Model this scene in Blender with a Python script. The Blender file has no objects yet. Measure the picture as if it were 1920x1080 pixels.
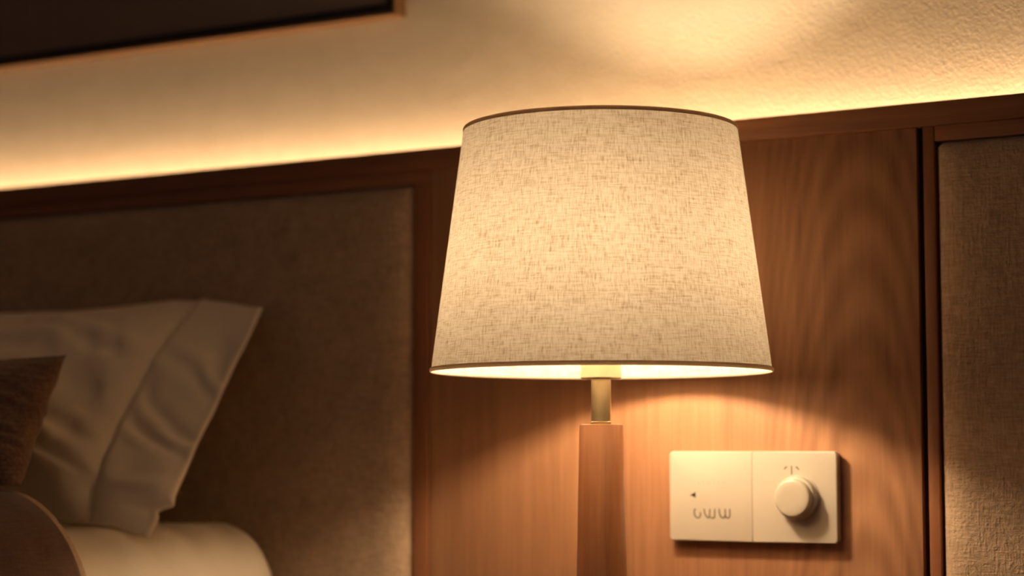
import bpy, bmesh, math, random
from mathutils import Vector, Matrix, noise
random.seed(4)
PI = math.pi
COL = bpy.context.scene.collection

# ------------------------------------------------------------------ helpers
def link(name, bm, mat, parent=None, smooth=True, loc=None):
    me = bpy.data.meshes.new(name)
    bm.normal_update()
    bm.to_mesh(me); bm.free()
    if smooth:
        for p in me.polygons: p.use_smooth = True
    o = bpy.data.objects.new(name, me)
    COL.objects.link(o)
    if mat: me.materials.append(mat)
    if parent: o.parent = parent
    if loc: o.location = loc
    return o

def empty(name, loc=(0, 0, 0)):
    o = bpy.data.objects.new(name, None)
    o.empty_display_size = .05
    COL.objects.link(o); o.location = loc
    return o

def tag(o, label=None, cat=None, group=None, kind=None):
    if label: o['label'] = label
    if cat: o['category'] = cat
    if group: o['group'] = group
    if kind: o['kind'] = kind
    return o

def box_bm(x0, x1, y0, y1, z0, z1, bev=0, seg=3):
    bm = bmesh.new()
    bmesh.ops.create_cube(bm, size=1)
    bmesh.ops.scale(bm, vec=(x1-x0, y1-y0, z1-z0), verts=bm.verts)
    bmesh.ops.translate(bm, vec=((x0+x1)/2, (y0+y1)/2, (z0+z1)/2), verts=bm.verts)
    if bev:
        bmesh.ops.bevel(bm, geom=list(bm.edges), offset=bev, segments=seg, profile=.5, affect='EDGES')
    return bm

def add_box(bm, *a, **k):
    b = box_bm(*a, **k)
    me = bpy.data.meshes.new('tmp'); b.to_mesh(me); b.free()
    bm.from_mesh(me); bpy.data.meshes.remove(me)

def flat(o):
    """smooth big curves but keep box faces crisp"""
    me = o.data
    if hasattr(me, 'set_sharp_from_angle'):
        me.set_sharp_from_angle(angle=math.radians(38))
    return o

def lathe_bm(prof, n=96, closed=False, uv=False):
    """prof: list of (r, z)."""
    bm = bmesh.new()
    rows = []
    for r, z in prof:
        if r < 1e-6:
            v = bm.verts.new((0, 0, z)); rows.append([v]*n)
        else:
            rows.append([bm.verts.new((r*math.cos(2*PI*i/n), r*math.sin(2*PI*i/n), z)) for i in range(n)])
    lay = bm.loops.layers.uv.new('UVMap') if uv else None
    m = len(rows)
    for k in range(m if closed else m-1):
        a, b = rows[k], rows[(k+1) % m]
        for i in range(n):
            j = (i+1) % n
            vs = [a[i], a[j], b[j], b[i]]
            us = [(i/n, k/(m-1)), ((i+1)/n, k/(m-1)), ((i+1)/n, (k+1)/(m-1)), (i/n, (k+1)/(m-1))]
            q, qu = [], []
            for v, u in zip(vs, us):
                if v not in q: q.append(v); qu.append(u)
            if len(q) < 3: continue
            f = bm.faces.new(q)
            if lay:
                for l, u in zip(f.loops, qu): l[lay].uv = u
    bmesh.ops.recalc_face_normals(bm, faces=bm.faces)
    return bm

def tube(bm, pts, r, n=10, cap=True):
    pts = [Vector(p) for p in pts]
    rings = []
    up = Vector((0, 0, 1))
    for i, p in enumerate(pts):
        d = (pts[min(i+1, len(pts)-1)] - pts[max(i-1, 0)]).normalized()
        a = d.cross(up)
        if a.length < 1e-3: a = d.cross(Vector((0, 1, 0)))
        a.normalize(); b = d.cross(a).normalized()
        rings.append([bm.verts.new(p + a*r*math.cos(2*PI*k/n) + b*r*math.sin(2*PI*k/n)) for k in range(n)])
    for A, B in zip(rings, rings[1:]):
        for k in range(n):
            bm.faces.new([A[k], A[(k+1) % n], B[(k+1) % n], B[k]])
    if cap:
        bm.faces.new(rings[0][::-1]); bm.faces.new(rings[-1])

def interp(tab, x):
    if x <= tab[0][0]: return tab[0][1]
    for (a, b), (c, d) in zip(tab, tab[1:]):
        if x <= c:
            return b + (d-b)*(x-a)/(c-a)
    return tab[-1][1]

# ------------------------------------------------------------------ materials
class N:
    def __init__(s, name):
        s.m = bpy.data.materials.new(name); s.m.use_nodes = True
        s.t = s.m.node_tree; s.t.nodes.clear()
        s.out = s.n('ShaderNodeOutputMaterial')
    def n(s, typ, **k):
        nd = s.t.nodes.new(typ)
        for a, v in k.items():
            if a.startswith('i_'):
                nd.inputs[a[2:].replace('_', ' ')].default_value = v
            else: setattr(nd, a, v)
        return nd
    def l(s, a, b): s.t.links.new(a, b)
    def bsdf(s, **k):
        b = s.n('ShaderNodeBsdfPrincipled')
        for a, v in k.items(): b.inputs[a.replace('_', ' ')].default_value = v
        s.l(b.outputs[0], s.out.inputs['Surface'])
        return b
    def coord(s, out='Object', scale=(1, 1, 1), loc=(0, 0, 0), rot=(0, 0, 0)):
        c = s.n('ShaderNodeTexCoord'); mp = s.n('ShaderNodeMapping')
        mp.inputs['Scale'].default_value = scale; mp.inputs['Location'].default_value = loc
        mp.inputs['Rotation'].default_value = rot
        s.l(c.outputs[out], mp.inputs[0]); return mp.outputs[0]
    def noise(s, vec, scale=5, detail=4, rough=.55, dist=0):
        t = s.n('ShaderNodeTexNoise'); t.inputs['Scale'].default_value = scale
        t.inputs['Detail'].default_value = detail; t.inputs['Roughness'].default_value = rough
        t.inputs['Distortion'].default_value = dist
        s.l(vec, t.inputs['Vector']); return t.outputs['Fac']
    def ramp(s, fac, stops):
        r = s.n('ShaderNodeValToRGB'); e = r.color_ramp.elements
        while len(e) < len(stops): e.new(.5)
        for el, (p, c) in zip(e, stops):
            el.position = p; el.color = (*c, 1) if len(c) == 3 else c
        s.l(fac, r.inputs[0]); return r.outputs[0]
    def math(s, op, a, b=None):
        m = s.n('ShaderNodeMath', operation=op)
        for i, v in enumerate((a, b)):
            if v is None: continue
            if isinstance(v, (int, float)): m.inputs[i].default_value = v
            else: s.l(v, m.inputs[i])
        return m.outputs[0]
    def mix(s, fac, a, b, typ='MIX'):
        m = s.n('ShaderNodeMix', data_type='RGBA', blend_type=typ)
        for sock, v in ((m.inputs[0], fac), (m.inputs[6], a), (m.inputs[7], b)):
            if isinstance(v, (int, float)): sock.default_value = v
            elif isinstance(v, tuple): sock.default_value = (*v, 1)
            else: s.l(v, sock)
        return m.outputs[2]
    def bump(s, h, b, strength=.3, dist=.002):
        n = s.n('ShaderNodeBump'); n.inputs['Strength'].default_value = strength
        n.inputs['Distance'].default_value = dist
        s.l(h, n.inputs['Height']); s.l(n.outputs[0], b.inputs['Normal'])

def wood(name, base, dark, axis='z', figure=None, rough=.42, off=0):
    """straight veneer with fine pores; figure=(x,z): cathedral arches around that axis."""
    m = N(name)
    b = m.bsdf(Roughness=rough)
    b.inputs['Specular IOR Level'].default_value = .35
    sc = {'z': (1, 1, .035), 'x': (.035, 1, 1)}[axis]
    v = m.coord(scale=sc, loc=(off, 0, off))
    fine = m.noise(v, 420, 3, .6)
    mid = m.noise(v, 60, 4, .6, .4)
    wide = m.noise(m.coord(scale=tuple(q if q == 1 else .12 for q in sc), loc=(off, 0, 0)), 9, 3, .5, .6)
    f = m.math('ADD', m.math('MULTIPLY', mid, .5), m.math('MULTIPLY', fine, .25))
    f = m.math('ADD', f, m.math('MULTIPLY', wide, .35))
    if figure:
        c = m.n('ShaderNodeTexCoord')
        sep = m.n('ShaderNodeSeparateXYZ'); m.l(c.outputs['Object'], sep.inputs[0])
        wob = m.noise(m.coord(scale=(1, 1, .25)), 7, 3, .5)
        dx = m.math('SUBTRACT', sep.outputs['X'], figure[0])
        dx = m.math('ADD', dx, m.math('MULTIPLY', m.math('SUBTRACT', wob, .5), .035))
        adx = m.math('MULTIPLY', dx, dx)
        h = m.math('ADD', sep.outputs['Z'], m.math('MULTIPLY', adx, 42.0))
        h = m.math('ADD', h, m.math('MULTIPLY', m.noise(m.coord(scale=(1, 1, .5)), 14, 3, .5), .03))
        rings = m.math('SINE', m.math('MULTIPLY', h, 95.0))
        # arches only near the figure axis
        near = m.math('SUBTRACT', 1.0, m.math('MULTIPLY', m.math('ABSOLUTE', dx), 8.0))
        near = m.math('MAXIMUM', near, 0.0)
        f = m.math('ADD', f, m.math('MULTIPLY', m.math('MULTIPLY', rings, near), .10))
    col = m.ramp(f, [(.36, dark), (.72, base)])
    m.l(col, b.inputs['Base Color'])
    m.bump(m.math('ADD', fine, mid), b, .12, .0006)
    return m.m

def fabric(name, c1, c2, scale=900, bump=.5, rough=.9, dist=.0012, sheen=.2, warp=0):
    m = N(name)
    b = m.bsdf(Roughness=rough)
    b.inputs['Sheen Weight'].default_value = sheen
    b.inputs['Specular IOR Level'].default_value = .15
    a1 = m.noise(m.coord(scale=(1, 1, .12)), scale, 2, .5)
    a2 = m.noise(m.coord(scale=(.12, .12, 1)), scale, 2, .5)
    s = m.math('ADD', m.math('MULTIPLY', a1, .5), m.math('MULTIPLY', a2, .5))
    big = m.noise(m.coord(), 30, 3, .6)
    f = m.math('ADD', m.math('MULTIPLY', s, .75), m.math('MULTIPLY', big, .25))
    m.l(m.ramp(f, [(.38, c1), (.62, c2)]), b.inputs['Base Color'])
    hh = s
    if warp: hh = m.math('ADD', s, m.math('MULTIPLY', m.noise(m.coord(), 260, 3, .6), warp))
    m.bump(hh, b, bump, dist)
    return m.m

def plain(name, col, rough=.5, metal=0, spec=.5):
    m = N(name)
    b = m.bsdf(Roughness=rough, Metallic=metal)
    b.inputs['Specular IOR Level'].default_value = spec
    n_ = m.noise(m.coord(), 40, 3)
    m.l(m.ramp(n_, [(.3, tuple(c*.95 for c in col)), (.7, col)]), b.inputs['Base Color'])
    return m.m

def glow(name, col, strength):
    m = N(name)
    e = m.n('ShaderNodeEmission'); e.inputs['Color'].default_value = (*col, 1)
    e.inputs['Strength'].default_value = strength
    m.l(e.outputs[0], m.out.inputs['Surface'])
    return m.m

M = {}
M['wood'] = wood('walnut_veneer', (.47, .235, .122), (.25, .110, .052), 'z', figure=(.185, .9))
M['stile'] = wood('walnut_stile', (.36, .145, .062), (.20, .075, .033), 'z', off=3.1)
M['rail'] = wood('walnut_rail', (.37, .155, .068), (.19, .075, .035), 'x', off=1.7)
M['column'] = wood('lamp_column_wood', (.36, .155, .07), (.17, .065, .03), 'z', rough=.4, off=5.3)
M['dark_wood'] = wood('nightstand_wood', (.26, .10, .04), (.13, .05, .02), 'x', off=2.2)
M['groove'] = plain('groove_dark', (.02, .012, .01), .8)
M['panel_fabric'] = fabric('headboard_fabric', (.36, .245, .16), (.54, .385, .262), 520, .9, .95, .0016, .25, 1.2)
M['pillow'] = fabric('cotton_pillowcase', (.86, .74, .60), (.90, .79, .65), 1600, .12, .9, .0006, .1)
M['sheet'] = fabric('bed_sheet', (.74, .65, .52), (.80, .71, .58), 1600, .12, .9, .0006, .1)
M['brown'] = fabric('brown_cushion_weave', (.17, .095, .062), (.30, .175, .11), 380, .9, .95, .002, .3, 1.0)
M['throw'] = fabric('brown_bedspread', (.11, .062, .048), (.16, .092, .068), 500, .4, .95, .0015, .3)
M['trim_cloth'] = fabric('bedspread_hem', (.50, .36, .23), (.60, .44, .29), 700, .4, .95)
M['plate'] = plain('cream_plastic', (.50, .44, .36), .38)
M['knob'] = plain('cream_knob_plastic', (.49, .43, .345), .32)
M['ink'] = plain('brown_print', (.07, .038, .016), .6)
M['faint'] = plain('faded_print', (.42, .35, .26), .6)
M['brass'] = plain('brushed_brass', (.62, .50, .30), .3, .9)
M['wire'] = plain('cream_metal', (.75, .66, .48), .4, .2)
M['frame'] = wood('picture_frame_wood', (.20, .10, .045), (.12, .06, .025), 'x', off=4.4)
M['art'] = plain('picture_dark_panel', (.21, .155, .13), .6)
M['artedge'] = plain('picture_black_edge', (.008, .007, .007), .6)
M['bulb'] = glow('lit_bulb', (1, .735, .45), 410)
M['led'] = glow('lit_strip', (1, .685, .385), 38)
M['floor'] = fabric('carpet', (.16, .11, .07), (.24, .17, .11), 200, .8)
M['ceiling'] = plain('ceiling_paint', (.62, .55, .45), .9, 0, .2)

# plaster wall
m = N('plaster_wall'); b = m.bsdf(Roughness=.85); b.inputs['Specular IOR Level'].default_value = .2
f1 = m.noise(m.coord(), 260, 4, .6, .3); f2 = m.noise(m.coord(), 35, 3, .5)
m.l(m.ramp(f2, [(.3, (.75, .645, .50)), (.7, (.79, .685, .54))]), b.inputs['Base Color'])
m.bump(m.math('ADD', f1, m.math('MULTIPLY', f2, .6)), b, .48, .002)
M['wall'] = m.m

# linen lamp shade: woven threads, half translucent
m = N('linen_shade')
R0, R1, ZS0, ZS1 = .1585, .1285, .8265, 1.0535
uvm = lambda su, sv: m.coord('UV', (su, sv, 1))
warp = m.noise(uvm(900, 26), 1, 3, .65)       # long vertical threads
weft = m.noise(uvm(70, 230), 1, 3, .65)       # long horizontal threads
slub_v = m.noise(uvm(420, 16), 1, 2, .6)
slub_h = m.noise(uvm(44, 120), 1, 2, .6)
gx = m.math('SINE', m.math('MULTIPLY', m.math('MULTIPLY', m.n('ShaderNodeTexCoord').outputs['Object'], 1), 1)) if False else None
tc = m.n('ShaderNodeTexCoord'); sp = m.n('ShaderNodeSeparateXYZ'); m.l(tc.outputs['UV'], sp.inputs[0])
wx = m.math('SINE', m.math('MULTIPLY', sp.outputs['X'], 2*PI*700))
wy = m.math('SINE', m.math('MULTIPLY', sp.outputs['Y'], 2*PI*170))
weave = m.math('MULTIPLY', wx, wy)
cloud = m.noise(uvm(30, 9), 1, 3, .6)
t = m.math('ADD', m.math('MULTIPLY', warp, .47), m.math('MULTIPLY', weft, .33))
t = m.math('ADD', t, m.math('MULTIPLY', m.math('MULTIPLY', slub_v, slub_h), .55))
t = m.math('ADD', t, m.math('MULTIPLY', cloud, .12))
t = m.math('ADD', t, m.math('MULTIPLY', weave, .028))
colr = m.ramp(t, [(.44, (.42, .31, .20)), (.53, (.66, .54, .40)), (.62, (.80, .71, .58)), (.70, (.88, .80, .67))])
dif = m.n('ShaderNodeBsdfDiffuse'); trn = m.n('ShaderNodeBsdfTranslucent')
m.l(m.mix(1.0, colr, (.62, .62, .62), 'MULTIPLY'), dif.inputs['Color']); m.l(colr, trn.inputs['Color'])
mx = m.n('ShaderNodeMixShader'); mx.inputs[0].default_value = .092
m.l(dif.outputs[0], mx.inputs[1]); m.l(trn.outputs[0], mx.inputs[2])
bp = m.n('ShaderNodeBump'); bp.inputs['Strength'].default_value = .35; bp.inputs['Distance'].default_value = .0006
m.l(t, bp.inputs['Height']); m.l(bp.outputs[0], dif.inputs['Normal'])
m.l(mx.outputs[0], m.out.inputs['Surface'])
M['shade'] = m.m
m = N('shade_binding')
dif = m.n('ShaderNodeBsdfDiffuse'); trn = m.n('ShaderNodeBsdfTranslucent'); mx = m.n('ShaderNodeMixShader')
cc = m.ramp(m.noise(m.coord(), 700, 2), [(.3, (.62, .50, .38)), (.7, (.72, .60, .47))])
m.l(cc, dif.inputs[0]); m.l(cc, trn.inputs[0]); mx.inputs[0].default_value = .45
m.l(dif.outputs[0], mx.inputs[1]); m.l(trn.outputs[0], mx.inputs[2]); m.l(mx.outputs[0], m.out.inputs['Surface'])
M['shade_trim'] = m.m

# ------------------------------------------------------------------ room shell
def struct(name, bm, mat):
    o = link(name, bm, mat, smooth=False); o['kind'] = 'structure'; return o
struct('floor', box_bm(-2.6, 2.4, -3.6, .17, -.1, 0), M['floor'])
struct('wall_back', box_bm(-2.6, 2.4, .052, .17, 0, 2.5), M['wall'])
struct('ceiling', box_bm(-2.6, 2.4, -3.6, .17, 2.5, 2.6), M['ceiling'])
struct('wall_left', box_bm(-2.7, -2.6, -3.6, .17, 0, 2.5), M['wall'])
struct('wall_right', box_bm(2.4, 2.5, -3.6, .17, 0, 2.5), M['wall'])

# ------------------------------------------------------------------ headboard
hb = tag(empty('headboard', (0, 0, .30)),
         'wide walnut headboard with a wood centre panel and taupe upholstered panels', 'headboard')
def hpart(name, bm, mat, sharp=True):
    bmesh.ops.translate(bm, vec=(0, 0, -.30), verts=bm.verts)
    o = link(name, bm, mat, hb)
    return flat(o) if sharp else o
XL, XR, ZB = -2.3, 1.9, .30
hpart('backing_board', box_bm(XL, XR, .006, .014, ZB, 1.0622), M['groove'])
# top rail: cap plus stepped moulding beneath
hpart('top_rail', box_bm(XL, XR, -.006, .016, 1.0625, 1.0855, .0012), M['rail'])
hpart('lower_rail', box_bm(XL, -.3125, -.0015, .008, 1.0475, 1.0625, .0008), M['rail'])
hpart('lower_rail', box_bm(.2615, XR, -.0015, .008, 1.0475, 1.0625, .0008), M['rail'])
hpart('stile', box_bm(-.3335, -.3135, -.0025, .008, ZB, 1.0475, .001), M['stile'])
hpart('wood_panel', box_bm(-.3125, .2435, -.001, .008, ZB, 1.0625, .0008), M['wood'])
hpart('stile', box_bm(.2500, .2613, -.002, .008, ZB, 1.0625, .001), M['stile'])
def pad(x0, x1, z0, z1, th=.013, nx=120, nz=70):
    bm = bmesh.new(); g = []
    W, H = x1-x0, z1-z0
    def edge(d):   # soft rounded upholstery edge
        r = .034
        return 1 if d > r else math.sqrt(max(0, 1-(1-d/r)**2))
    def ax(n, L):
        out = []
        for i in range(n+1):
            u = i/n
            out.append(L*(.5-.5*math.cos(PI*u))*.55 + L*u*.45)
        return out
    xs, zs = ax(nx, W), ax(nz, H)
    for z in zs:
        row = []
        for x in xs:
            d = min(x, W-x, z, H-z)
            n_ = noise.noise(Vector(((x0+x)*7, 3.3, (z0+z)*7)))
            row.append(bm.verts.new((x0+x, .006 - (th+.006)*edge(d) - .0006*n_*edge(d), z0+z)))
        g.append(row)
    for a, b2 in zip(g, g[1:]):
        for i in range(len(a)-1):
            bm.faces.new([a[i], a[i+1], b2[i+1], b2[i]])
    bmesh.ops.recalc_face_normals(bm, faces=bm.faces)
    return bm
hpart('fabric_panel', pad(XL, -.3345, ZB, 1.0470), M['panel_fabric'], False)
hpart('fabric_panel', pad(.2620, XR, ZB, 1.0470), M['panel_fabric'], False)
# LED strip lying in the gap behind the top rail
o = hpart('light_strip', box_bm(XL, XR, .022, .034, 1.046, 1.050), M['led'])
o['label'] = 'warm glowing strip hidden behind the top rail'
hpart('strip_channel', box_bm(XL, XR, .0145, .0515, 1.040, 1.0455), M['wire'])

# ------------------------------------------------------------------ picture upper left
pic = tag(empty('framed_picture', (-.70, .052, 1.251)),
          'large dark framed picture hanging above the headboard at upper left', 'picture')
def ppart(name, bm, mat):
    bmesh.ops.translate(bm, vec=(.70, -.052, -1.251), verts=bm.verts)
    return flat(link(name, bm, mat, pic))
px0, px1, pz0, pz1 = -1.55, -.3815, 1.251, 1.86
bm = bmesh.new()
ft, fy = .0045, .030
add_box(bm, px0, px1, fy, .052, pz0, pz0+ft, bev=.0008)
add_box(bm, px0, px1, fy, .052, pz1-ft, pz1, bev=.0008)
add_box(bm, px0, px0+ft, fy, .052, pz0+ft, pz1-ft, bev=.0008)
add_box(bm, px1-ft, px1, fy, .052, pz0+ft, pz1-ft, bev=.0008)
ppart('frame', bm, M['frame'])
bm = bmesh.new()
a, w = ft, .010
add_box(bm, px0+a, px1-a, .033, .048, pz0+a, pz0+a+w)
add_box(bm, px0+a, px1-a, .033, .048, pz1-a-w, pz1-a)
add_box(bm, px0+a, px0+a+w, .033, .048, pz0+a+w, pz1-a-w)
add_box(bm, px1-a-w, px1-a, .033, .048, pz0+a+w, pz1-a-w)
ppart('inner_border', bm, M['artedge'])
ppart('picture_panel', box_bm(px0+a+w, px1-a-w, .036, .048, pz0+a+w, pz1-a-w), M['art'])

# ------------------------------------------------------------------ table lamp
LX, LY, LZ = 0, -.19, .452
lamp = tag(empty('table_lamp', (LX, LY, LZ)),
           'lit table lamp with tapered linen shade on a wooden column', 'lamp')
def lpart(name, bm, mat, parent=None, sharp=False):
    p = parent or lamp
    if parent is None:
        bmesh.ops.translate(bm, vec=(0, 0, -LZ), verts=bm.verts)
        o = link(name, bm, mat, lamp)
    else:
        bmesh.ops.translate(bm, vec=(0, 0, -LZ), verts=bm.verts)
        o = link(name, bm, mat, parent)
    return flat(o) if sharp else o
lpart('base', lathe_bm([(0, .452), (.070, .452), (.0715, .4535), (.0715, .466), (.070, .468), (0, .468)]), M['column'], sharp=True)
lpart('column', lathe_bm([(0, .468), (.0268, .468), (.0268, .47), (.0203, .7758), (.0198, .7766), (.019, .777), (0, .777)], 64), M['column'], sharp=True)
lpart('neck', lathe_bm([(0, .776), (.0098, .776), (.0098, .779), (.0092, .7795), (.0092, .822), (0, .822)], 48), M['brass'], sharp=True)
lpart('socket', lathe_bm([(0, .8195), (.0182, .8195), (.0190, .8203), (.0190, .834), (.0165, .836), (.0165, .888), (.014, .893), (0, .893)], 48), M['wire'], sharp=True)
lpart('bulb', lathe_bm([(0, .890), (.0125, .892), (.0135, .902), (.0175, .912), (.0200, .923), (.0203, .931), (.0185, .941), (.0125, .948), (.006, .951), (0, .9515)], 40), M['bulb'])
# shade: cloth drum, rolled bindings, harp + spider
prof = [(R0+(R1-R0)*k/24, ZS0+(ZS1-ZS0)*k/24) for k in range(25)]
sh = lpart('lamp_shade', lathe_bm(prof, 192, uv=True), M['shade'])
def ring(R, z, a, b_, tilt=0):
    p = []
    for k in range(16):
        t_ = 2*PI*k/16
        p.append((R + a*math.cos(t_), z + b_*math.sin(t_)))
    return lathe_bm(p, 192, closed=True)
lpart('bottom_binding', ring(R0+.0006, ZS0+.0006, .0011, .0021), M['shade_trim'], sh)
lpart('top_binding', ring(R1-.0002, ZS1-.0010, .0011, .0021), M['shade_trim'], sh)
bm = bmesh.new()
for k in range(3):
    an = 2*PI*k/3 + .5
    tube(bm, [(0, 0, 1.030), (.02*math.cos(an), .02*math.sin(an), 1.030), ((R1-.001)*math.cos(an), (R1-.001)*math.sin(an), 1.050)], .0011, 8)
lpart('spider', bm, M['wire'], sh)
bm = bmesh.new()
pts = []
for k in range(41):
    t_ = PI*k/40
    zz = .838 + .190*math.sin(t_)**.8
    pts.append((.042*math.cos(t_)*(1 if True else 1), 0, zz))
pts = [(.017, 0, .836)] + pts + [(-.017, 0, .836)]
ca = math.radians(-30)
pts = [(x*math.cos(ca), x*math.sin(ca), z) for x, y, z in pts]
tube(bm, pts, .0012, 8)
lpart('harp', bm, M['wire'])
lpart('finial', lathe_bm([(0, 1.026), (.004, 1.027), (.005, 1.033), (.003, 1.036), (.006, 1.042), (.004, 1.047), (0, 1.048)], 24), M['brass'])

# ------------------------------------------------------------------ nightstand (below the frame, carries the lamp)
ns = tag(empty('nightstand', (0, -.23, 0)), 'low dark wooden nightstand under the table lamp', 'nightstand')
def npart(name, bm, mat, parent=None):
    bmesh.ops.translate(bm, vec=(0, .23, 0), verts=bm.verts)
    return flat(link(name, bm, mat, parent or ns))
npart('top', box_bm(-.27, .27, -.43, -.006, .43, .452, .003), M['dark_wood'])
bm = bmesh.new()
add_box(bm, -.255, .255, -.41, -.010, .10, .115); add_box(bm, -.255, -.237, -.41, -.010, .115, .43)
add_box(bm, .237, .255, -.41, -.010, .115, .43); add_box(bm, -.237, .237, -.024, -.010, .115, .43)
npart('body', bm, M['dark_wood'])
for z0 in (.12, .277):
    d = npart('drawer', box_bm(-.235, .235, -.418, -.40, z0, z0+.148, .002), M['dark_wood'])
    k = lathe_bm([(0, 0), (.006, 0), (.006, .012), (.013, .018), (.013, .022), (0, .024)], 24)
    bmesh.ops.rotate(k, verts=k.verts, cent=(0, 0, 0), matrix=Matrix.Rotation(PI/2, 3, 'X'))
    bmesh.ops.translate(k, vec=(0, -.418, z0+.075), verts=k.verts)
    npart('knob', k, M['brass'], d)
for sx in (-.235, .235):
    for sy in (-.39, -.03):
        npart('leg', box_bm(sx-.018, sx+.018, sy-.018, sy+.018, 0, .10, .003), M['dark_wood'])

# ------------------------------------------------------------------ wall switch plate
PX0, PX1, PZ0, PZ1 = -.0165, .1625, .6630, .7520
PT = .012
sp_ = tag(empty('dimmer_switch', (.073, -.001, .7075)),
          'cream rectangular dimmer switch plate with round knob on the wood panel', 'switch')
def spart(name, bm, mat, parent=None, sharp=True):
    bmesh.ops.translate(bm, vec=(-.073, .001, -.7075), verts=bm.verts)
    o = link(name, bm, mat, parent or sp_)
    return flat(o) if sharp else o
def plate_bm(x0, x1, z0, z1, y0, y1, rc, re, corners=(1, 1, 1, 1)):
    """rounded-corner plate, soft front edge. corners: bl, br, tr, tl."""
    bm = bmesh.new()
    def outline(ins):
        pts = []
        for (cx, cz, sx, sz, a0, on) in ((x0, z0, 1, 1, PI, corners[0]), (x1, z0, -1, 1, 1.5*PI, corners[1]),
                                          (x1, z1, -1, -1, 0, corners[2]), (x0, z1, 1, -1, .5*PI, corners[3])):
            r = rc if on else .0006
            for k in range(7):
                a_ = a0 + PI/2*k/6
                rr = max(r-ins, .0001)
                pts.append((cx+sx*r+rr*math.cos(a_), cz+sz*r+rr*math.sin(a_)))
        return pts
    loops = []
    for y, ins in [(y1, 0), (y0+re, 0)] + [(y0+re-re*math.sin(PI/2*k/5), re*(1-math.cos(PI/2*k/5))) for k in range(1, 6)]:
        loops.append([bm.verts.new((x, y, z)) for x, z in outline(ins)])
    for A, B in zip(loops, loops[1:]):
        n = len(A)
        for i in range(n): bm.faces.new([A[i], A[(i+1) % n], B[(i+1) % n], B[i]])
    bm.faces.new(loops[-1]); bm.faces.new(loops[0][::-1])
    bmesh.ops.recalc_face_normals(bm, faces=bm.faces)
    return bm
YF = -.001-PT
spart('back_plate', plate_bm(PX0+.0008, PX1-.0008, PZ0+.0008, PZ1-.0008, YF+.0007, -.001, .004, .0005), M['plate'])
XS = .0742
spart('switch_module', plate_bm(PX0, XS-.00012, PZ0, PZ1, YF, -.0075, .0042, .0013, (1, 0, 0, 1)), M['plate'])
dm = spart('dimmer_module', plate_bm(XS+.00012, PX1, PZ0, PZ1, YF, -.0075, .0042, .0013, (0, 1, 1, 0)), M['plate'])
KX, KZ = .1225, .7068
def disc(prof):
    b_ = lathe_bm(prof, 64)
    bmesh.ops.rotate(b_, verts=b_.verts, cent=(0, 0, 0), matrix=Matrix.Rotation(PI/2, 3, 'X'))
    bmesh.ops.translate(b_, vec=(KX, YF, KZ), verts=b_.verts)
    return b_
# z of the profile runs out of the wall
spart('dial_skirt', disc([(0, -.0005), (.0222, -.0005), (.0222, .0008), (.0217, .0014), (0, .0014)]), M['plate'], dm)
kb = spart('knob', disc([(0, .001), (.0208, .001), (.0210, .0016), (.0209, .0085), (.0200, .0098), (.0186, .0102), (.0184, .0155), (.0176, .0167), (.0160, .0173), (.008, .0170), (0, .0169)]), M['knob'], dm)
def mark(name, strokes, w, mat, h=.00025):
    bm = bmesh.new()
    for st in strokes:
        for (ax, az), (bx, bz) in zip(st, st[1:]):
            d = Vector((bx-ax, 0, bz-az)); 
            if d.length < 1e-6: continue
            d.normalize(); nrm = Vector((-d.z, 0, d.x))*w/2; e = d*w*.3
            A = Vector((ax, 0, az))-e; B = Vector((bx, 0, bz))+e
            q = [A+nrm, A-nrm, B-nrm, B+nrm]
            lo = [bm.verts.new((v.x, YF+.0001, v.z)) for v in q]
            hi = [bm.verts.new((v.x, YF-h, v.z)) for v in q]
            bm.faces.new(hi)
            for i in range(4): bm.faces.new([lo[i], lo[(i+1) % 4], hi[(i+1) % 4], hi[i]])
    bmesh.ops.recalc_face_normals(bm, faces=bm.faces)
    return spart(name, bm, mat)
def cp(x, y):   # position on the plate face: fractions of its width and height
    return (PX0 + (x-210)/(1415-210)*(PX1-PX0), PZ1 - (y-(172+(x-210)*.006))/(642+(x-210)*.018)*(PZ1-PZ0))
def S(*pts): return [cp(*p) for p in pts]
mark('printed_marking', [
    S((399, 592), (394, 612), (396, 630), (406, 648), (420, 655), (432, 652), (440, 640), (440, 615)), S((394, 597), (404, 592)),
    S((468, 592), (471, 622), (482, 640), (496, 655), (506, 645), (510, 592)), S((512, 650), (528, 657), (544, 652), (546, 592)),
    S((577, 592), (580, 622), (588, 645), (604, 656), (618, 650), (623, 630), (622, 592)),
    S((623, 640), (634, 655), (648, 655), (656, 640), (655, 592)),
], .00105, M['ink'])
mark('arrow_marking', [S((366, 489), (404, 489)), S((380, 484), (403, 476)), S((380, 493), (403, 500)), S((400, 468), (402, 508)), S((385, 487), (402, 483)), S((385, 491), (402, 496))], .0009, M['ink'])
mark('dial_marking', [S((1101, 285), (1101, 343)), S((1050, 305), (1057, 295), (1068, 290)), S((1132, 290), (1143, 298), (1151, 309))], .00105, M['ink'])
mark('faded_marking', [S((430, 390), (430, 412)), S((462, 386), (462, 412)), S((492, 388), (492, 412)), S((508, 388), (508, 414)), S((545, 388), (545, 408)), S((575, 388), (575, 410)), S((604, 388), (604, 408)), S((622, 388), (622, 410))], .0006, M['faint'])

# ------------------------------------------------------------------ bed
bed = tag(empty('bed_base', (-1.22, -1.0, 0)), 'low upholstered bed base under the cream mattress', 'bed')
bm = box_bm(-.74, .74, -.94, .96, .08, .37, .02); flat(link('box_frame', bm, M['throw'], bed))
for sx in (-.66, .66):
    for sy in (-.85, .85):
        flat(link('leg', box_bm(sx-.03, sx+.03, sy-.03, sy+.03, 0, .085, .004), M['dark_wood'], bed))

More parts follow.
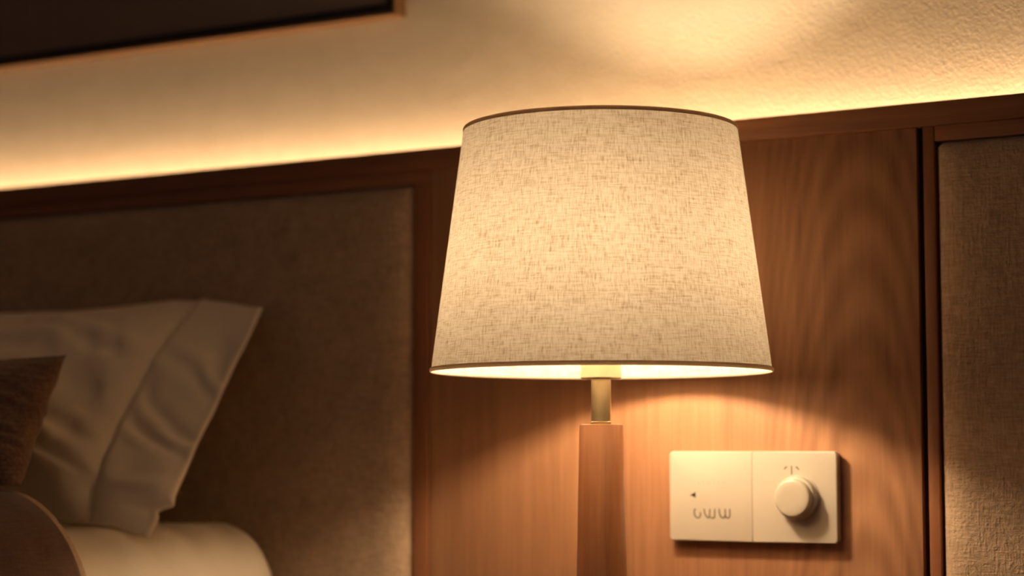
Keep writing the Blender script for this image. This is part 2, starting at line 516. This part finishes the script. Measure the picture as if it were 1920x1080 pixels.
MX1, MY1, MZ1 = -.470, -.022, .672      # side plane, head plane, top
def mattress():
    bm = bmesh.new()
    # superellipsoid-like rounded box from a grid on a cube
    x0, y0, z0 = -1.96, -1.98, .375
    n = 60
    bmesh.ops.create_cube(bm, size=2)
    bmesh.ops.subdivide_edges(bm, edges=list(bm.edges), cuts=n, use_grid_fill=True)
    cx, cy, cz = (x0+MX1)/2, (y0+MY1)/2, (z0+MZ1)/2
    hx, hy, hz = (MX1-x0)/2, (MY1-y0)/2, (MZ1-z0)/2
    rx = .070
    for v in bm.verts:
        # concentrate the grid near the borders
        p = Vector([math.copysign(abs(c)**.45 if abs(c) > 1e-6 else 0, c) for c in v.co])
        q = Vector((p.x*hx, p.y*hy, p.z*hz))
        inn = Vector((max(-hx+rx, min(hx-rx, q.x)), max(-hy+rx, min(hy-rx, q.y)), max(-hz+rx, min(hz-rx, q.z))))
        d = q-inn
        if d.length > 1e-7: q = inn + d.normalized()*rx if max(abs(p.x), abs(p.y), abs(p.z)) > .999 else q
        w = Vector((cx, cy, cz))+q
        # sheet creases pulled over the edge near the head
        k = max(0, 1-abs(w.x-MX1)/.16)*max(0, 1-abs(w.z-.66)/.2)
        w.z += .0055*k*math.sin(w.y*95 + 9*w.x + 2.5*noise.noise(w*9))
        w.x += .0045*k*math.sin(w.y*70 + 14*w.z)
        w.z += .002*noise.noise(w*7)
        v.co = w
    bmesh.ops.recalc_face_normals(bm, faces=bm.faces)
    return bm
tag(link('mattress', mattress(), M['sheet']), 'thick mattress under a fitted cream sheet against the headboard', 'mattress')

# oxford pillow leaning on the headboard
ZR, YR, KK = .913, -.05, .9             # leaning plane y = YR - (ZR-z)*KK
EDGE = [(0, -.482, .669), (.05, -.482, .687), (.085, -.490, .696), (.10, -.472, .701), (.14, -.477, .709), (.23, -.480, .728),
        (.38, -.487, .764), (.52, -.489, .796), (.65, -.494, .828), (.77, -.498, .858), (.89, -.500, .886), (1, -.504, .913)]
SEAM = [(0, -.566, .676), (.12, -.577, .706), (.2, -.575, .719), (.31, -.579, .747), (.39, -.585, .767), (.53, -.588, .803),
        (.70, -.594, .845), (.87, -.599, .889), (1, -.608, .927)]
def pillow():
    bm = bmesh.new()
    nt, nf, nb = 110, 26, 110
    nrm = Vector((0, -.743, .669))
    def tabv(T, t): 
        return interp([(a, b) for a, b, c in T], t), interp([(a, c) for a, b, c in T], t)
    def base(u, t):
        """u: 0..1 right flange, 1..2 body, 2..3 far flange"""
        ex, ez = tabv(EDGE, t); sx, sz = tabv(SEAM, t)
        if u <= 1:
            x = ex+(sx-ex)*u; z = ez+(sz-ez)*u
        elif u <= 2:
            v = u-1
            x = sx + (-1.07 - .02*(1-t) - sx)*v
            zt = sz + (-.012*t + .012*(1-t))*min(1, v*3)
            z = zt
        else:
            v = u-2
            x = -1.07-.10*v; z = sz + (-.030*t+.012*(1-t))
        return x, z
    def thick(u, t, side):
        if 1 < u < 2:
            v = u-1
            w = (math.sin(PI*v))**.55 if v < 1 else 0
            g = max(0, 1-abs(2*t-1)**2.4)**.75
            b_ = .060*w*g*(1.18-.36*t)
            if side < 0: b_ *= .7
            return b_
        return 0
    def wrinkle(u, t, x, z):
        d = 0
        ps = Vector((x*9, z*9, 1.7))
        if u <= 1:
            # folds running out of the seam toward the hem
            fo = math.sin((t*1.0+.22*(1-u))*40 + 5.5*noise.noise(Vector((t*5, u*1.5, 0))))*(.55+.9*noise.noise(Vector((t*6+8, 1, 0))))
            fall = (u*(1-u)*4)**.7 if u < 1 else 0
            amp = .0048*min(1, max(0, (t-.08)*8), max(0, (.92-t)*5))
            d += amp*fall*fo
            d += .006*noise.noise(Vector((t*7, u*1.5, 4)))*fall
            d += .010*math.exp(-((t-.16)/.05)**2)*math.sin(PI*min(1, u*1.1))
        elif u < 2:
            v = u-1
            fall = min(1, v*14)*math.exp(-v*3.2)
            fo = math.sin(t*40 - v*22 + 3*noise.noise(Vector((t*4, v*5, 9))))
            d += .0042*fall*fo*min(1, (1-t)*6)
            d += .012*noise.noise(Vector((v*6+3, t*3.2-v*2, 2)))*min(1, v*8)*min(1, (1-t)*5, t*6)
            d += .004*noise.noise(Vector((v*22, t*10-v*6, 5)))*min(1, v*8)*min(1, (1-t)*5, t*6)
        if abs(u-1) < .06: d -= .0050*(1-abs(u-1)/.06)
        return d
    us = [i/nf for i in range(nf)] + [1+(i/nb)**1.35 for i in range(nb)] + [2+i/6 for i in range(7)]
    sides = {}
    for side in (1, -1):
        g = []
        for j in range(nt+1):
            t = j/nt; row = []
            for u in us:
                x, z = base(u, t)
                y = YR-(ZR-z)*KK
                hem = .0016 if min(u, 3-u) > 0 and 0 < t < 1 else 0
                if u < .10 or u > 2.9: hem += .0010
                uu = min(u, 3-u)
                fwd = .024*(min(1, uu))**1.3*min(1, 3*(1-t)+.15)*min(1, t*4) - .008*(1-min(1, uu))*(1-t)
                off = side*(thick(u, t, side)+hem) + wrinkle(u, t, x, z) + fwd
                P = Vector((x, y, z)) + nrm*off
                # far left part sags to the right place
                dx_ = max(0, P.x+.54)
                P.z = max(P.z, MZ1-.066+math.sqrt(max(0, .0049-dx_*dx_)) + (.001 if side > 0 else 0))
                if side < 0: P.y = min(P.y, -.016)
                row.append(P)
            g.append(row)
        sides[side] = g
    F = [[bm.verts.new(p) for p in r] for r in sides[1]]
    B = []
    for j, r in enumerate(sides[-1]):
        rr = []
        for i, p in enumerate(r):
            if j in (0, nt) or i in (0, len(us)-1): rr.append(F[j][i])
            else: rr.append(bm.verts.new(p))
        B.append(rr)
    for G, fl in ((F, 0), (B, 1)):
        for j in range(nt):
            for i in range(len(us)-1):
                q = [G[j][i], G[j][i+1], G[j+1][i+1], G[j+1][i]]
                bm.faces.new(q[::-1] if fl else q)
    bmesh.ops.recalc_face_normals(bm, faces=bm.faces)
    return bm
pl = tag(link('pillow', pillow(), M['pillow']), 'white cotton pillow with a flat stitched border leaning on the headboard', 'pillow')

# brown cushion in front of it
def cushion():
    bm = bmesh.new()
    n = 90
    k = .6
    cx0, cx1 = -.93, -.548
    nrm = Vector((0, -.857, .514))
    F, B = [], []
    for side in (1, -1):
        G = []
        for j in range(n+1):
            t = j/n; row = []
            for i in range(n+1):
                s = i/n
                # pinched sides, pointed corners
                px = .014*math.sin(PI*t)
                pz = .012*math.sin(PI*s)
                x = cx1+px*-.6 + (cx0+px*.6-(cx1-px*.6))*s + .022*(1-t)*(1-s)
                z = .704+pz + (.850-pz-(.704+pz))*t
                y = -.318-(.850-z)*k
                w = (max(0, 1-abs(2*s-1)**2.6)*max(0, 1-abs(2*t-1)**2.6))**.55
                d = side*.045*w
                e = min(1, s*10, (1-s)*10)
                d += w*(.006*noise.noise(Vector((s*9, t*6, 3.1))) + .004*noise.noise(Vector((s*26, t*18, 1.1))))
                d += .005*math.exp(-s*14)*math.sin(t*44+5*noise.noise(Vector((t*5, s*5, 0))))*w
                P = Vector((x, y, z))+nrm*d
                P.z = max(P.z, .719)
                row.append(P)
            G.append(row)
        if side == 1: F = [[bm.verts.new(p) for p in r] for r in G]
        else:
            for j, r in enumerate(G):
                B.append([F[j][i] if j in (0, n) or i in (0, n) else bm.verts.new(p) for i, p in enumerate(r)])
    for G in (F, B):
        for j in range(n):
            for i in range(n):
                bm.faces.new([G[j][i], G[j][i+1], G[j+1][i+1], G[j+1][i]])
    bmesh.ops.recalc_face_normals(bm, faces=bm.faces)
    return bm
tag(link('cushion', cushion(), M['brown']), 'small brown woven cushion in front of the white pillow', 'cushion')

# brown bedspread draped over the mattress with a pale hem
def section(y, off):
    """cross-section over the mattress edge, from the top centre to the bottom of the side"""
    pts = []
    top, side, r = MZ1+.012+off, MX1+.016+off, .105
    for k in range(14): pts.append((-1.9+(side-r+1.9)*k/13, top+.012*math.exp(-((k-13)/4)**2)))
    for k in range(1, 15):
        a_ = PI/2*k/14
        pts.append((side-r+r*math.sin(a_), top-r+r*math.cos(a_)+.012*math.exp(-(k/6)**2)))
    for k in range(1, 12): pts.append((side+.006*math.sin(k*.6), top-r-.022*k))
    return pts
def bedspread():
    bm = bmesh.new()
    ys = [-.397, -.3985, -.402, -.41] + [-.41-.03*k for k in range(1, 54)]
    outer = []
    for y in ys:
        e = {-.397: .002, -.3985: .010, -.402: .016}.get(y, .019)
        outer.append([bm.verts.new((x + (.004*noise.noise(Vector((x*5, y*6, z*5)))), y, z+.005*noise.noise(Vector((x*6+4, y*5, 0))))) for x, z in section(y, e-.0)])
    inner = [[bm.verts.new((x, y, z)) for x, z in section(y, 0)] for y in ys]
    for G in (outer, inner):
        for a_, b_ in zip(G, G[1:]):
            for i in range(len(a_)-1): bm.faces.new([a_[i], a_[i+1], b_[i+1], b_[i]])
    for k in (0, -1):
        for i in range(len(outer[k])-1): bm.faces.new([outer[k][i], outer[k][i+1], inner[k][i+1], inner[k][i]])
    for j in range(len(ys)-1):
        for k in (0, -1): bm.faces.new([outer[j][k], outer[j+1][k], inner[j+1][k], inner[j][k]])
    bmesh.ops.recalc_face_normals(bm, faces=bm.faces)
    return bm
bs = tag(link('bedspread', bedspread(), M['throw']), 'dark brown bedspread with pale hem draped over the mattress side', 'bedspread')
bm = bmesh.new()
tube(bm, [(x, -.398, z) for x, z in section(0, .010)], .0085, 12)
link('hem', bm, M['trim_cloth'], bs)['label'] = 'pale rolled hem'

# ------------------------------------------------------------------ light
w = bpy.data.worlds.new('dim_room'); bpy.context.scene.world = w; w.use_nodes = True
bg = w.node_tree.nodes['Background']
bg.inputs[0].default_value = (.98, .71, .64, 1); bg.inputs[1].default_value = .10

# ------------------------------------------------------------------ camera
a = math.radians(30.6); p = math.atan(310/3700)
fw = Vector((-math.sin(a)*math.cos(p), math.cos(a)*math.cos(p), math.sin(p)))
cam = bpy.data.cameras.new('camera'); co = bpy.data.objects.new('camera', cam); COL.objects.link(co)
co.location = (.86519, -1.81602, .75)
co.rotation_euler = fw.to_track_quat('-Z', 'Y').to_euler()
cam.sensor_width = 36; cam.lens = 36*3700/1920
cam.dof.use_dof = True; cam.dof.focus_distance = 1.76; cam.dof.aperture_fstop = 2.8
cam.clip_start = .05
sc = bpy.context.scene
sc.camera = co
sc.view_settings.view_transform = 'Standard'
sc.view_settings.look = 'None'
sc.view_settings.gamma = 1
sc.view_settings.use_curve_mapping = False
sc.view_settings.exposure = 0
